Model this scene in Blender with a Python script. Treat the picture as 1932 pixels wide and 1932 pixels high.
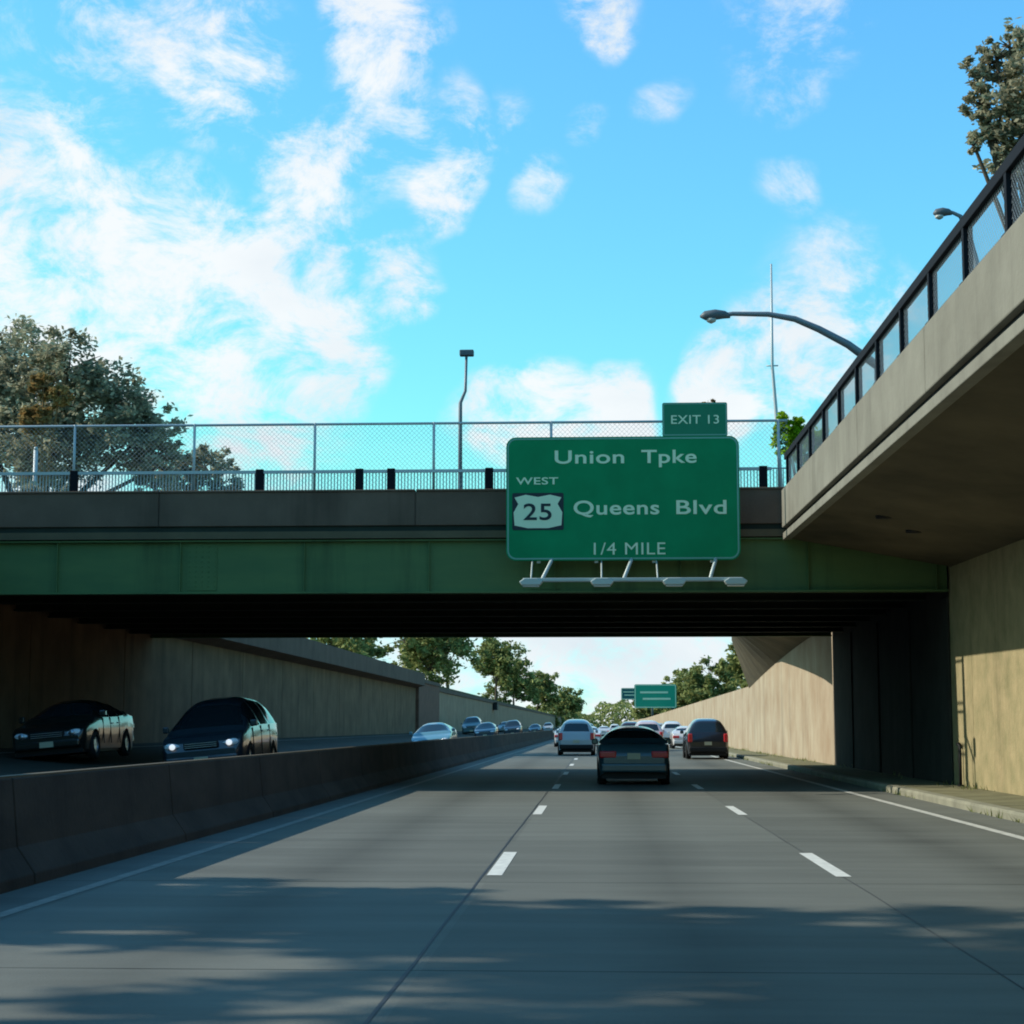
import bpy, bmesh, math, random
import numpy as np
from mathutils import Vector, Matrix, Euler

# ------------------------------------------------------------------ camera, sky, sun
S = bpy.context.scene
for o in list(bpy.data.objects): bpy.data.objects.remove(o)
COL = S.collection
R = math.radians
CAM_Z, F, CX, CY = 1.45, 3380.0, 966.0, 966.0      # focal length in pixels of a 1932 px square picture
PITCH, YAW = math.atan(404/3380), math.atan(.04852*math.cos(math.atan(404/3380)))
cam = bpy.data.cameras.new('camera'); cam_o = bpy.data.objects.new('camera', cam); COL.objects.link(cam_o)
cam.sensor_width = 36; cam.sensor_fit = 'HORIZONTAL'; cam.lens = 36*F/1932
cam_o.location = (0, 0, CAM_Z); cam_o.rotation_euler = (R(90)+PITCH, 0, YAW)
cam.clip_start = .1; cam.clip_end = 6000
S.camera = cam_o
CM = Euler(cam_o.rotation_euler).to_matrix()
def ray(x, y): return CM @ Vector(((x-CX)/F, (CY-y)/F, -1))
def P(x, y, Y):                                     # the point at distance Y up the road seen at pixel x, y
    d = ray(x, y); return Vector((0, 0, CAM_Z)) + d*(Y/d.y)

SUN_EL = 35.5
TO_SUN = Vector((-math.cos(R(SUN_EL))*math.cos(R(2.5)), math.cos(R(SUN_EL))*math.sin(R(2.5)), math.sin(R(SUN_EL))))
sun = bpy.data.lights.new('sun', 'SUN'); sun.energy = 4.9; sun.angle = R(.53); sun.color = (1, .92, .79)
sun_o = bpy.data.objects.new('sun', sun); COL.objects.link(sun_o)
sun_o.rotation_euler = (-TO_SUN).to_track_quat('-Z', 'Y').to_euler()

S.view_settings.view_transform = 'Standard'; S.view_settings.look = 'None'
S.view_settings.exposure = 0.08; S.view_settings.gamma = 1
S.render.filter_size = 1.5
try:
    S.cycles.pixel_filter_type = 'BLACKMAN_HARRIS'; S.cycles.filter_width = 1.9
    S.cycles.use_denoising = True; S.cycles.max_bounces = 6; S.cycles.diffuse_bounces = 3
    S.cycles.transparent_max_bounces = 12
except Exception: pass

SKY_K = .15
W = bpy.data.worlds.new('World'); S.world = W; W.use_nodes = True
wt = W.node_tree; wt.nodes.clear(); WL = wt.links
def wn(t, **k):
    n = wt.nodes.new(t)
    for a, b in k.items(): setattr(n, a, b)
    return n
def wmath(op, a, b=None, clamp=False):
    n = wn('ShaderNodeMath', operation=op, use_clamp=clamp)
    for i, v in enumerate((a, b)):
        if v is None: continue
        if isinstance(v, (int, float)): n.inputs[i].default_value = v
        else: WL.new(v, n.inputs[i])
    return n.outputs[0]
sky = wn('ShaderNodeTexSky', sky_type='NISHITA'); sky.sun_disc = False
sky.sun_elevation = R(SUN_EL); sky.sun_rotation = math.atan2(TO_SUN.x, TO_SUN.y)
sky.ozone_density = 2.2; sky.dust_density = .6; sky.air_density = 1.0
gain = wn('ShaderNodeMix', data_type='RGBA', blend_type='MULTIPLY'); gain.inputs['Factor'].default_value = 1
WL.new(sky.outputs[0], gain.inputs['A']); gain.inputs['B'].default_value = (.70, 1.58, 1.75, 1)
tc = wn('ShaderNodeTexCoord')
# clouds: soft patches at their own bearings, torn up by noise
def wnoise(scale, detail, rough, dist, sx=(1,1,1)):
    m = wn('ShaderNodeMapping'); m.inputs['Scale'].default_value = sx; WL.new(tc.outputs['Generated'], m.inputs['Vector'])
    n = wn('ShaderNodeTexNoise'); n.inputs['Scale'].default_value = scale; n.inputs['Detail'].default_value = detail
    n.inputs['Roughness'].default_value = rough; n.inputs['Distortion'].default_value = dist
    WL.new(m.outputs[0], n.inputs['Vector']); return n
warp = wnoise(9, 3, .5, 0)
wsub = wn('ShaderNodeVectorMath', operation='SUBTRACT'); WL.new(warp.outputs['Color'], wsub.inputs[0]); wsub.inputs[1].default_value = (.5,.5,.5)
wsc = wn('ShaderNodeVectorMath', operation='SCALE'); WL.new(wsub.outputs[0], wsc.inputs[0]); wsc.inputs['Scale'].default_value = .09
wadd = wn('ShaderNodeVectorMath', operation='ADD'); WL.new(tc.outputs['Generated'], wadd.inputs[0]); WL.new(wsc.outputs[0], wadd.inputs[1])
wno = wn('ShaderNodeVectorMath', operation='NORMALIZE'); WL.new(wadd.outputs[0], wno.inputs[0])
BL = [(130,510,240,.88),(350,530,200,.8),(60,330,150,.68),(330,400,130,.66),(470,600,120,.7),(400,110,150,.62),(720,70,110,1.0),(560,270,90,.75),(640,560,120,.8),
      (760,500,90,.72),(800,325,90,.58),(850,240,80,.45),(640,650,150,.6),(300,660,220,.8),(500,760,220,.5),(1430,735,115,.92),(1540,690,150,.62),(1030,790,130,.85),(1170,785,110,.85),
      (1110,0,80,.55),(965,225,56,.36),(1112,218,52,.36),(1010,322,66,.36),(1520,150,66,.36),(1510,355,66,.34),(1500,20,150,.34),(170,70,170,.4),
      (560,420,130,.5),(700,250,140,.42),(1250,180,60,.3),(150,190,110,.35),(1600,560,150,.45),(-300,420,380,.9),(-200,900,400,.7),(1250,1240,200,.9),(900,1240,220,.8)]
tot = None
for (x, y, r, a) in BL:
    c = ray(x, y).normalized()
    d = wn('ShaderNodeVectorMath', operation='DOT_PRODUCT'); WL.new(wno.outputs[0], d.inputs[0]); d.inputs[1].default_value = c
    mr = wn('ShaderNodeMapRange'); mr.interpolation_type = 'SMOOTHSTEP'
    mr.inputs['From Min'].default_value = math.cos(math.atan(r*1.25/F)); mr.inputs['From Max'].default_value = 1.0
    mr.inputs['To Min'].default_value = 0; mr.inputs['To Max'].default_value = a
    WL.new(d.outputs['Value'], mr.inputs['Value'])
    tot = mr.outputs[0] if tot is None else wmath('MAXIMUM', tot, mr.outputs[0])
fb = wnoise(20, 10, .68, .35, (1, 1, 1.5))
fb2 = wnoise(5, 6, .55, .3, (1, 1, 1.6))
f1 = wmath('MULTIPLY', wmath('SUBTRACT', fb.outputs['Fac'], .5), 3.5)
f2 = wmath('MULTIPLY', f1, wmath('MINIMUM', wmath('MULTIPLY', tot, 2.2), 1.0))
t2 = wmath('ADD', wmath('ADD', tot, f2), wmath('MULTIPLY', wmath('SUBTRACT', fb2.outputs['Fac'], .55), .5))
sm = wn('ShaderNodeMapRange'); sm.interpolation_type = 'SMOOTHSTEP'
sm.inputs['From Min'].default_value = .03; sm.inputs['From Max'].default_value = .98; sm.inputs['To Max'].default_value = .96
WL.new(t2, sm.inputs['Value'])
cloudc = wn('ShaderNodeMix', data_type='RGBA'); cloudc.inputs['A'].default_value = (.90/SKY_K, .93/SKY_K, .95/SKY_K, 1); cloudc.inputs['B'].default_value = (.68/SKY_K, .76/SKY_K, .83/SKY_K, 1)
shade = wmath('MULTIPLY', wmath('SUBTRACT', fb2.outputs['Fac'], .42), 3.0, True); WL.new(shade, cloudc.inputs['Factor'])
cap = wn('ShaderNodeMix', data_type='RGBA', blend_type='DARKEN'); cap.inputs['Factor'].default_value = 1   # the sky is no bluer than the camera records
WL.new(gain.outputs['Result'], cap.inputs['A']); cap.inputs['B'].default_value = (1.0/SKY_K, 1.0/SKY_K, 1.01/SKY_K, 1)
mixc = wn('ShaderNodeMix', data_type='RGBA'); WL.new(sm.outputs[0], mixc.inputs['Factor']); WL.new(cap.outputs['Result'], mixc.inputs['A']); WL.new(cloudc.outputs['Result'], mixc.inputs['B'])
bg = wn('ShaderNodeBackground'); bg.inputs['Strength'].default_value = SKY_K; WL.new(mixc.outputs['Result'], bg.inputs['Color'])
wo = wn('ShaderNodeOutputWorld'); WL.new(bg.outputs[0], wo.inputs['Surface'])

# ------------------------------------------------------------------ helpers
rnd = random.Random(7)
def mat(name, col, rough=.8, metal=0, spec=.3, var=0, scale=3.0, vec=(1,1,1), bump=0, bscale=30, col2=None, streak=0, emit=None, alpha=None, coat=0):
    m = bpy.data.materials.new(name); m.use_nodes = True; t = m.node_tree; b = t.nodes['Principled BSDF']
    b.inputs['Base Color'].default_value = (*col, 1); b.inputs['Roughness'].default_value = rough
    b.inputs['Metallic'].default_value = metal; b.inputs['Specular IOR Level'].default_value = spec
    if coat: b.inputs['Coat Weight'].default_value = coat; b.inputs['Coat Roughness'].default_value = .08
    if emit: b.inputs['Emission Color'].default_value = (*emit[0], 1); b.inputs['Emission Strength'].default_value = emit[1]
    geo = t.nodes.new('ShaderNodeNewGeometry')
    def noise(sc, v, det=6, ro=.6):
        mp = t.nodes.new('ShaderNodeMapping'); mp.inputs['Scale'].default_value = v; t.links.new(geo.outputs['Position'], mp.inputs['Vector'])
        n = t.nodes.new('ShaderNodeTexNoise'); n.inputs['Scale'].default_value = sc; n.inputs['Detail'].default_value = det; n.inputs['Roughness'].default_value = ro
        t.links.new(mp.outputs[0], n.inputs['Vector']); return n
    if var or col2:
        c2 = col2 or tuple(c*(1-var) for c in col); c1 = col if col2 else tuple(min(1, c*(1+var)) for c in col)
        n = noise(scale, vec); r = t.nodes.new('ShaderNodeMapRange'); r.inputs['From Min'].default_value = .3; r.inputs['From Max'].default_value = .7
        t.links.new(n.outputs['Fac'], r.inputs['Value'])
        mx = t.nodes.new('ShaderNodeMix'); mx.data_type = 'RGBA'; mx.inputs['A'].default_value = (*c1, 1); mx.inputs['B'].default_value = (*c2, 1)
        t.links.new(r.outputs[0], mx.inputs['Factor']); out = mx.outputs['Result']
        if streak:
            n2 = noise(1.2, (.9, .9, .07), 5, .7); r2 = t.nodes.new('ShaderNodeMapRange'); r2.inputs['From Min'].default_value = .5; r2.inputs['From Max'].default_value = .72
            r2.inputs['To Min'].default_value = 1; r2.inputs['To Max'].default_value = 1-streak; t.links.new(n2.outputs['Fac'], r2.inputs['Value'])
            m2 = t.nodes.new('ShaderNodeMix'); m2.data_type = 'RGBA'; m2.blend_type = 'MULTIPLY'; m2.inputs['Factor'].default_value = 1
            t.links.new(out, m2.inputs['A']); t.links.new(r2.outputs[0], m2.inputs['B']); out = m2.outputs['Result']
        t.links.new(out, b.inputs['Base Color'])
    if bump:
        n = noise(bscale, (1,1,1), 8); bp = t.nodes.new('ShaderNodeBump'); bp.inputs['Strength'].default_value = bump; bp.inputs['Distance'].default_value = .02
        t.links.new(n.outputs['Fac'], bp.inputs['Height']); t.links.new(bp.outputs[0], b.inputs['Normal'])
    return m

def leafmat(name, c1, c2):
    m = bpy.data.materials.new(name); m.use_nodes = True; t = m.node_tree; t.nodes.clear()
    g = t.nodes.new('ShaderNodeNewGeometry'); mx = t.nodes.new('ShaderNodeMix'); mx.data_type = 'RGBA'
    mx.inputs['A'].default_value = (*c1, 1); mx.inputs['B'].default_value = (*c2, 1); t.links.new(g.outputs['Random Per Island'], mx.inputs['Factor'])
    n = t.nodes.new('ShaderNodeTexNoise'); n.inputs['Scale'].default_value = .8; t.links.new(g.outputs['Position'], n.inputs['Vector'])
    hv = t.nodes.new('ShaderNodeHueSaturation'); mr = t.nodes.new('ShaderNodeMapRange'); mr.inputs['From Min'].default_value = .3; mr.inputs['From Max'].default_value = .7
    mr.inputs['To Min'].default_value = .6; mr.inputs['To Max'].default_value = 1.5; t.links.new(n.outputs['Fac'], mr.inputs['Value'])
    t.links.new(mr.outputs[0], hv.inputs['Value']); t.links.new(mx.outputs['Result'], hv.inputs['Color'])
    d = t.nodes.new('ShaderNodeBsdfDiffuse'); tr = t.nodes.new('ShaderNodeBsdfTranslucent'); ms = t.nodes.new('ShaderNodeMixShader'); ms.inputs[0].default_value = .38
    t.links.new(hv.outputs[0], d.inputs[0]); t.links.new(hv.outputs[0], tr.inputs[0]); t.links.new(d.outputs[0], ms.inputs[1]); t.links.new(tr.outputs[0], ms.inputs[2])
    o = t.nodes.new('ShaderNodeOutputMaterial'); t.links.new(ms.outputs[0], o.inputs[0]); return m

def tag(o, label=None, cat=None, group=None, kind=None):
    if label: o['label'] = label
    if cat: o['category'] = cat
    if group: o['group'] = group
    if kind: o['kind'] = kind
    return o
def empty(name, loc, label, cat, group=None, rz=0):
    o = bpy.data.objects.new(name, None); COL.objects.link(o); o.location = loc; o.rotation_euler = (0, 0, rz)
    o.empty_display_size = .2
    return tag(o, label, cat, group)
class MB:
    def __init__(s): s.v = []; s.f = []; s.sm = []
    def add(s, vs, fs, smooth=False):
        b = len(s.v); s.v += [tuple(v) for v in vs]; s.f += [tuple(i+b for i in f) for f in fs]; s.sm += [smooth]*len(fs); return s
    def box(s, x0, x1, y0, y1, z0, z1):
        return s.add([(x,y,z) for z in (z0,z1) for y in (y0,y1) for x in (x0,x1)], [(0,2,3,1),(4,5,7,6),(0,1,5,4),(2,6,7,3),(0,4,6,2),(1,3,7,5)])
    def prism(s, prof, y0, y1):                     # profile of (x, z), counter-clockwise seen from -Y, swept along Y
        n = len(prof); vs = [(x, y0, z) for x, z in prof]+[(x, y1, z) for x, z in prof]
        return s.add(vs, [tuple(range(n)), tuple(range(2*n-1, n-1, -1))]+[(i, i+n, (i+1)%n+n, (i+1)%n) for i in range(n)])
    def tube(s, pts, r, n=8, smooth=True, caps=True):
        pts = [Vector(p) for p in pts]; rs = r if isinstance(r, (list, tuple)) else [r]*len(pts); rings = []
        for i, p in enumerate(pts):
            d = (pts[min(i+1, len(pts)-1)]-pts[max(i-1, 0)]).normalized()
            a = Vector((0,0,1)) if abs(d.z) < .9 else Vector((1,0,0)); u = d.cross(a).normalized(); w = d.cross(u)
            rings += [p+(u*math.cos(2*math.pi*k/n)+w*math.sin(2*math.pi*k/n))*rs[i] for k in range(n)]
        fs = [(i*n+k, i*n+(k+1)%n, (i+1)*n+(k+1)%n, (i+1)*n+k) for i in range(len(pts)-1) for k in range(n)]
        if caps: fs += [tuple(range(n-1, -1, -1)), tuple(range((len(pts)-1)*n, len(pts)*n))]
        return s.add(rings, fs, smooth)
    def build(s, name, m, parent=None, bevel=0, seg=2):
        me = bpy.data.meshes.new(name); me.from_pydata(s.v, [], s.f); me.materials.append(m)
        me.polygons.foreach_set('use_smooth', s.sm); me.update()
        o = bpy.data.objects.new(name, me); COL.objects.link(o)
        if parent: o.parent = parent
        if bevel:
            b = o.modifiers.new('bevel', 'BEVEL'); b.width = bevel; b.segments = seg; b.limit_method = 'ANGLE'
        return o

# ------------------------------------------------------------------ materials
def road_mat(name, base, dark):
    m = mat(name, base, .75, var=.1, scale=1.1, vec=(.35, 1.6, 1), bump=.25, bscale=60, spec=.12)
    t = m.node_tree; b = t.nodes['Principled BSDF']; src = b.inputs['Base Color'].links[0].from_socket
    geo = [n for n in t.nodes if n.type == 'NEW_GEOMETRY'][0]
    sep = t.nodes.new('ShaderNodeSeparateXYZ'); t.links.new(geo.outputs['Position'], sep.inputs[0])
    def mth(op, a, bb=None, cl=False):
        n = t.nodes.new('ShaderNodeMath'); n.operation = op; n.use_clamp = cl
        for i, v in enumerate((a, bb)):
            if v is None: continue
            if isinstance(v, (int, float)): n.inputs[i].default_value = v
            else: t.links.new(v, n.inputs[i])
        return n.outputs[0]
    # wheel-path staining: oil drip down the middle of each lane
    ph = mth('ADD', mth('DIVIDE', sep.outputs['X'], 3.45), 0.31)
    fr = mth('ABSOLUTE', mth('SUBTRACT', mth('FRACT', ph), .5)); drip = mth('SUBTRACT', 1.0, mth('MULTIPLY', fr, 5.0), True)
    # transverse slab joints every 6 m
    fy = mth('FRACT', mth('DIVIDE', mth('ADD', sep.outputs['Y'], 1.3), 6.1)); joint = mth('LESS_THAN', fy, .006)
    # random slab-wise tone
    sx = mth('FLOOR', mth('DIVIDE', mth('ADD', sep.outputs['X'], 1.07), 3.42)); sy = mth('FLOOR', mth('DIVIDE', mth('ADD', sep.outputs['Y'], 1.3), 6.1))
    cmb = t.nodes.new('ShaderNodeCombineXYZ'); t.links.new(sx, cmb.inputs[0]); t.links.new(sy, cmb.inputs[1])
    wh = t.nodes.new('ShaderNodeTexWhiteNoise'); t.links.new(cmb.outputs[0], wh.inputs['Vector'])
    n2 = t.nodes.new('ShaderNodeTexNoise'); mp = t.nodes.new('ShaderNodeMapping'); mp.inputs['Scale'].default_value = (.16, 1.3, 1)
    t.links.new(geo.outputs['Position'], mp.inputs['Vector']); t.links.new(mp.outputs[0], n2.inputs['Vector']); n2.inputs['Scale'].default_value = 1; n2.inputs['Detail'].default_value = 7
    n2.inputs['Roughness'].default_value = .65
    fac = mth('ADD', mth('MULTIPLY', drip, -.24), 1.0)
    fac = mth('ADD', fac, mth('MULTIPLY', mth('SUBTRACT', wh.outputs['Value'], .5), .22))
    fac = mth('ADD', fac, mth('MULTIPLY', mth('SUBTRACT', n2.outputs['Fac'], .5), .55))
    fac = mth('SUBTRACT', fac, mth('MULTIPLY', joint, .55))
    mx = t.nodes.new('ShaderNodeMix'); mx.data_type = 'RGBA'; mx.blend_type = 'MULTIPLY'; mx.inputs['Factor'].default_value = 1
    t.links.new(src, mx.inputs['A']); t.links.new(fac, mx.inputs['B']); t.links.new(mx.outputs['Result'], b.inputs['Base Color'])
    return m
M = dict(
    road=road_mat('worn concrete pavement', (.130,.136,.119), 0),
    paint=mat('white road paint', (.60,.60,.55), .6, var=.18, scale=9),
    paint_old=mat('worn road paint', (.20,.195,.17), .7, var=.35, scale=5),
    seal=mat('joint sealer', (.03,.032,.035), .6),
    kerb=mat('kerb concrete', (.215,.21,.155), .85, var=.25, scale=2, bump=.3),
    walk=mat('dusty pavement strip', (.145,.14,.08), .95, var=.35, scale=1.3, bump=.4),
    ground=mat('dry grass ground', (.07,.085,.03), .95, var=.4, scale=.4),
    barrier=mat('dirty shade darkened barrier concrete', (.052,.040,.029), .95, var=.35, scale=1.6, vec=(1,.35,1), bump=.4, bscale=14, streak=.3),  # dirty concrete, its base colour also darkened to stand for shade
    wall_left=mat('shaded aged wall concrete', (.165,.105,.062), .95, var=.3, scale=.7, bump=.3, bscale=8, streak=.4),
    wall_brick=mat('brownish pier cladding', (.16,.085,.06), .9, var=.25, scale=2),
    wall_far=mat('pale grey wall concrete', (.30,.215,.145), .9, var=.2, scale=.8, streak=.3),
    wall_right=mat('buff wall concrete', (.360,.295,.165), .9, col2=(.225,.205,.105), scale=1.9, bump=.8, bscale=7, streak=.22),
    pale=mat('bleached wall concrete', (.42,.365,.27), .9, col2=(.30,.225,.15), scale=.5, streak=.3),
    fascia=mat('weathered parapet concrete', (.225,.222,.183), .9, col2=(.165,.160,.130), scale=1.1, bump=.35, bscale=12, streak=.2),
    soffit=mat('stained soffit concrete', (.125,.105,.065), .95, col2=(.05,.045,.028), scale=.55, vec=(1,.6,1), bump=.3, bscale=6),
    pcon=mat('grey bridge parapet concrete', (.120,.082,.062), .9, var=.2, scale=.8, bump=.3, bscale=12, streak=.3),
    steel=mat('green bridge paint', (.100,.165,.060), .6, col2=(.066,.128,.050), scale=.9, vec=(.4,1,1.6), spec=.3, streak=.45, bump=.15, bscale=20),
    steeldk=mat('grimy girder paint', (.02,.028,.022), .8, var=.3, scale=.8),  # inner girders, slab and cross beams, darker than the outer girders
    ledge=mat('dull green ledge paint', (.095,.075,.045), .7, var=.2, scale=1),
    fence=mat('galvanised fence steel', (.38,.43,.47), .5, metal=.3),
    mesh=mat('chain link wire', (.42,.45,.48), .5, metal=.3),
    rail=mat('navy railing paint', (.006,.007,.012), .75, spec=.15),
    pole=mat('grey pole steel', (.16,.19,.22), .5, metal=.3),
    polelt=mat('pale pole steel', (.42,.46,.48), .5, metal=.2),
    lamp=mat('lamp housing', (.09,.11,.13), .5),
    lens=mat('lamp glass', (.4,.42,.4), .2),
    sign=mat('green sign sheeting', (.001,.205,.082), .6, var=.12, scale=1.5, spec=.15),
    signtab=mat('green tab sheeting', (.004,.17,.09), .5, var=.1, scale=1.5),
    signw=mat('sign lettering', (.58,.72,.52), .5),
    signb=mat('sign black', (.01,.02,.03), .5),
    alu=mat('dull aluminium', (.42,.47,.45), .5, metal=.2),
    glass=mat('car glass', (.012,.018,.022), .06, spec=.8),
    tyre=mat('tyre rubber', (.015,.015,.015), .9),
    rim=mat('alloy rim', (.45,.46,.48), .3, metal=.8),
    road2=road_mat('shade darkened worn road', (.046,.042,.032), 0),  # oncoming road, its colour darkened to imitate the shade over it
    abut=mat('shade darkened abutment concrete', (.035,.033,.028), .95, var=.3, scale=1, streak=.3),  # bridge shade put into the colour of this stretch of wall
    trim=mat('black plastic trim', (.012,.012,.013), .6),
    tail=mat('tail lamp', (.60,.03,.035), .2, coat=.5),
    head=mat('head lamp', (.7,.72,.75), .15, coat=.5),
    headon=mat('lit head lamp', (.8,.82,.85), .2, emit=((.9,.95,1), .75)),
    plate=mat('licence plate', (.45,.42,.30), .5),
    bark=mat('bark', (.085,.065,.045), .95, var=.3, scale=4, bump=.5, bscale=12),
    bark2=mat('warm bark', (.22,.12,.05), .95, var=.3, scale=4),
    wood=mat('utility pole wood', (.30,.27,.22), .9, var=.2, scale=4),
    leafA=leafmat('grey green leaves', (.17,.165,.105), (.46,.44,.31)),
    leafB=leafmat('olive leaves', (.10,.125,.04), (.34,.36,.14)),
    leafC=leafmat('fresh green leaves', (.12,.26,.008), (.32,.46,.02)),
    leafD=leafmat('rusty leaves', (.30,.17,.06), (.25,.20,.09)),
)
def paint(name, c): return mat(name, c, .28, spec=.5, coat=.8)

# ------------------------------------------------------------------ ground, road
LW, RW, WL_H = -15.5, 8.0, 4.65
def oz(x): return max(0, .09*(abs(x)-5.75))          # the opposing carriageway tilts up to the outer wall
g = MB()
prof = [(-1500,5.45),(LW-.45,5.45),(LW-.45,-.35),(RW+.35,-.35),(RW+.35,5.9),(1500,5.9)]
prof2 = [(-1500,5.45),(LW-.45,5.45),(LW-.45,-.35),(RW+.35,-.35),(RW+.35,2.9),(1500,5.9)]
def sweep(mb, pr, y0, y1): 
    n = len(pr); mb.add([(x,y0,z) for x,z in pr]+[(x,y1,z) for x,z in pr], [(i,i+1,i+1+n,i+n) for i in range(n-1)])
sweep(g, prof, -120, 97); sweep(g, prof2, 97, 3500)
g.add([(RW+.35,97,2.9),(1500,97,5.9),(RW+.35,97,5.9)], [(0,1,2)])
tag(g.build('ground', M['ground']), kind='structure')
m_ = MB(); m_.box(-5.85, 6.36, -60, 1400, -.3, 0); tag(m_.build('road', M['road']), kind='structure')
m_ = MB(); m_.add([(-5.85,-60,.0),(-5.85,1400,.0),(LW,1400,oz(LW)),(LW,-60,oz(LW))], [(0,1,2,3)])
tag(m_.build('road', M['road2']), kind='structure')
m_ = MB(); m_.prism([(6.36,-.3),(6.62,-.3),(6.62,.148),(6.38,.15),(6.36,.10)], -60, 700)
tag(m_.build('kerb', M['kerb'], bevel=.015), kind='structure')
m_ = MB(); m_.box(6.62, RW+.02, -60, 700, -.3, .142); tag(m_.build('pavement', M['walk']), kind='structure')
# markings, 4 mm above the road
def tape(name, x, y0, y1, w, m, zz=None):
    b = MB(); 
    if zz is None: b.add([(x-w/2,y0,.004),(x+w/2,y0,.004),(x+w/2,y1,.004),(x-w/2,y1,.004)], [(0,1,2,3)])
    else: b.add([(x-w/2,y0,oz(x-w/2)+.004),(x+w/2,y0,oz(x+w/2)+.004),(x+w/2,y1,oz(x+w/2)+.004),(x-w/2,y1,oz(x-w/2)+.004)], [(0,1,2,3)])
    return b.build(name, m)
def ground_y(y): d = ray(1130, y); return -CAM_Z/d.z*d.y
dash0 = (ground_y(1656), ground_y(1605)); per = 12.2
print('dash', dash0, ground_y(1525), ground_y(1485))
b = MB()
def dashq(b, x, y0, l, w, zf=lambda x: 0): b.add([(x-w/2,y0,zf(x-w/2)+.004),(x+w/2,y0,zf(x+w/2)+.004),(x+w/2,y0+l,zf(x+w/2)+.004),(x-w/2,y0+l,zf(x-w/2)+.004)], [(0,1,2,3)])
for k in range(-2, 40):
    dashq(b, -1.03, dash0[0]+.2+k*per, 3.25, .15); dashq(b, 2.36, dash0[0]+.2+k*per, 3.25, .15)
tag(b.build('road_marking', M['paint']), kind='structure')
b = MB(); dashq(b, 5.50, -40, 700, .15); tag(b.build('road_marking', mat('right edge paint', (.46,.46,.42), .65, var=.3, scale=6)), kind='structure')
b = MB(); dashq(b, -4.62, -40, 700, .13); dashq(b, -6.4, -40, 700, .13, oz); dashq(b, -14.6, -40, 700, .13, oz)
for k in range(-2, 40): dashq(b, -10.6, 14+k*per, 3.6, .14, oz)
tag(b.build('road_marking', M['paint_old']), kind='structure')
b = MB()
y = 0; rs = random.Random(3); xs = []
while y < 200:
    xs.append((-1.145+rs.uniform(-.006,.006), y)); y += 1.6
for (xa, ya), (xb, yb) in zip(xs, xs[1:]):
    w = .009+.006*rs.random()
    b.add([(xa-w,ya,.003),(xa+w,ya,.003),(xb+w,yb,.003),(xb-w,yb,.003)], [(0,1,2,3)])
    b.add([(xa-w+3.5,ya,.003),(xa+w*.4+3.5-w*.5,ya,.003),(xb+w*.4+3.5-w*.5,yb,.003),(xb-w+3.5,yb,.003)], [(0,1,2,3)])
tag(b.build('road_joint', M['seal']), kind='structure')

# ------------------------------------------------------------------ median barrier
br = empty('median_barrier', (-5.4,20,0), 'long low dirty, shade-darkened concrete barrier dividing the two carriageways', 'barrier')
b = MB(); rs = random.Random(2)
y = -20
while y < 420:
    L = 6.1
    b.prism([(-.32,-.02),(.20,-.02),(.19,.10),(.02,.34),(-.045,.97),(-.22,.97),(-.30,.34),(-.32,.10)], y-20, y+L-.03-20); y += L
b.build('barrier_wall', M['barrier'], br, bevel=.012)
b = MB(); b.box(-.20,-.065,-40,400,.97,.99); b.build('coping', M['ledge'], br)

# ------------------------------------------------------------------ retaining walls
def panel_wall(b, x, x2, y0, y1, z0, z1f, pitch, gap=.05):
    y = y0
    while y < y1-.01:
        ye = min(y+pitch, y1); za, zb = z1f(y), z1f(ye-gap)
        b.add([(x,y,z0),(x,ye-gap,z0),(x2,ye-gap,z0),(x2,y,z0),(x,y,za),(x,ye-gap,zb),(x2,ye-gap,zb),(x2,y,za)], [(0,3,2,1),(4,5,6,7),(0,1,5,4),(1,2,6,5),(2,3,7,6),(3,0,4,7)]); y = ye
wl = empty('retaining_wall', (LW-.2,60,0), 'tall shaded grey concrete retaining wall with parapet, behind the oncoming cars on the left', 'wall')
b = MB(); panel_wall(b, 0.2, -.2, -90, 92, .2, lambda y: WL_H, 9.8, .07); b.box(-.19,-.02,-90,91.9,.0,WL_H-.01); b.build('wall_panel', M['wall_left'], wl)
b = MB(); rs2 = random.Random(5)
b.prism([(.22,WL_H),(1.0,WL_H+.2),(1.0,5.85),(.72,5.85),(.72,5.45),(-.2,5.45),(-.2,WL_H)], -90, 92); b.build('parapet', M['pcon'], wl)
w2 = empty('retaining_wall', (LW-.2,158,0), 'short brownish pier section of the left wall, just before the paler far wall', 'wall')
b = MB(); b.box(-.2,.45,-5.7,14,0,5.2); b.build('wall_panel', M['wall_brick'], w2); b = MB(); b.box(-.25,.55,-5.75,14.05,5.2,5.5); b.build('coping', M['pcon'], w2)
w3 = empty('retaining_wall', (LW-.2,300,0), 'pale grey far retaining wall on the left carrying a small dark square box', 'wall')
b = MB(); panel_wall(b, .25, -.2, -127.9, 500, 0, lambda y: 4.75, 12, .08); b.box(-.19,.1,-127.9,499.9,0,4.7); b.build('wall_panel', M['wall_far'], w3)
b = MB(); b.box(-.25,.38,-127.9,500,4.76,5.15); b.build('coping', M['pcon'], w3)
bx = P(931,1333,1); k = (LW+.1)/bx.x; pb = P(931,1333,k)
b = MB(); b.box(-.1,.5,-1.6,1.6,-.5,.5); o = b.build('equipment_box', M['trim'], bevel=.04); o.location = (LW+.25+.0, pb.y, pb.z)
b = MB(); b.box(-.12,.55,-1.65,1.65,.5,.58); b.build('lid', M['trim'], o)
tag(o, 'small dark square box fixed high on the pale far left wall', 'equipment box')

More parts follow.
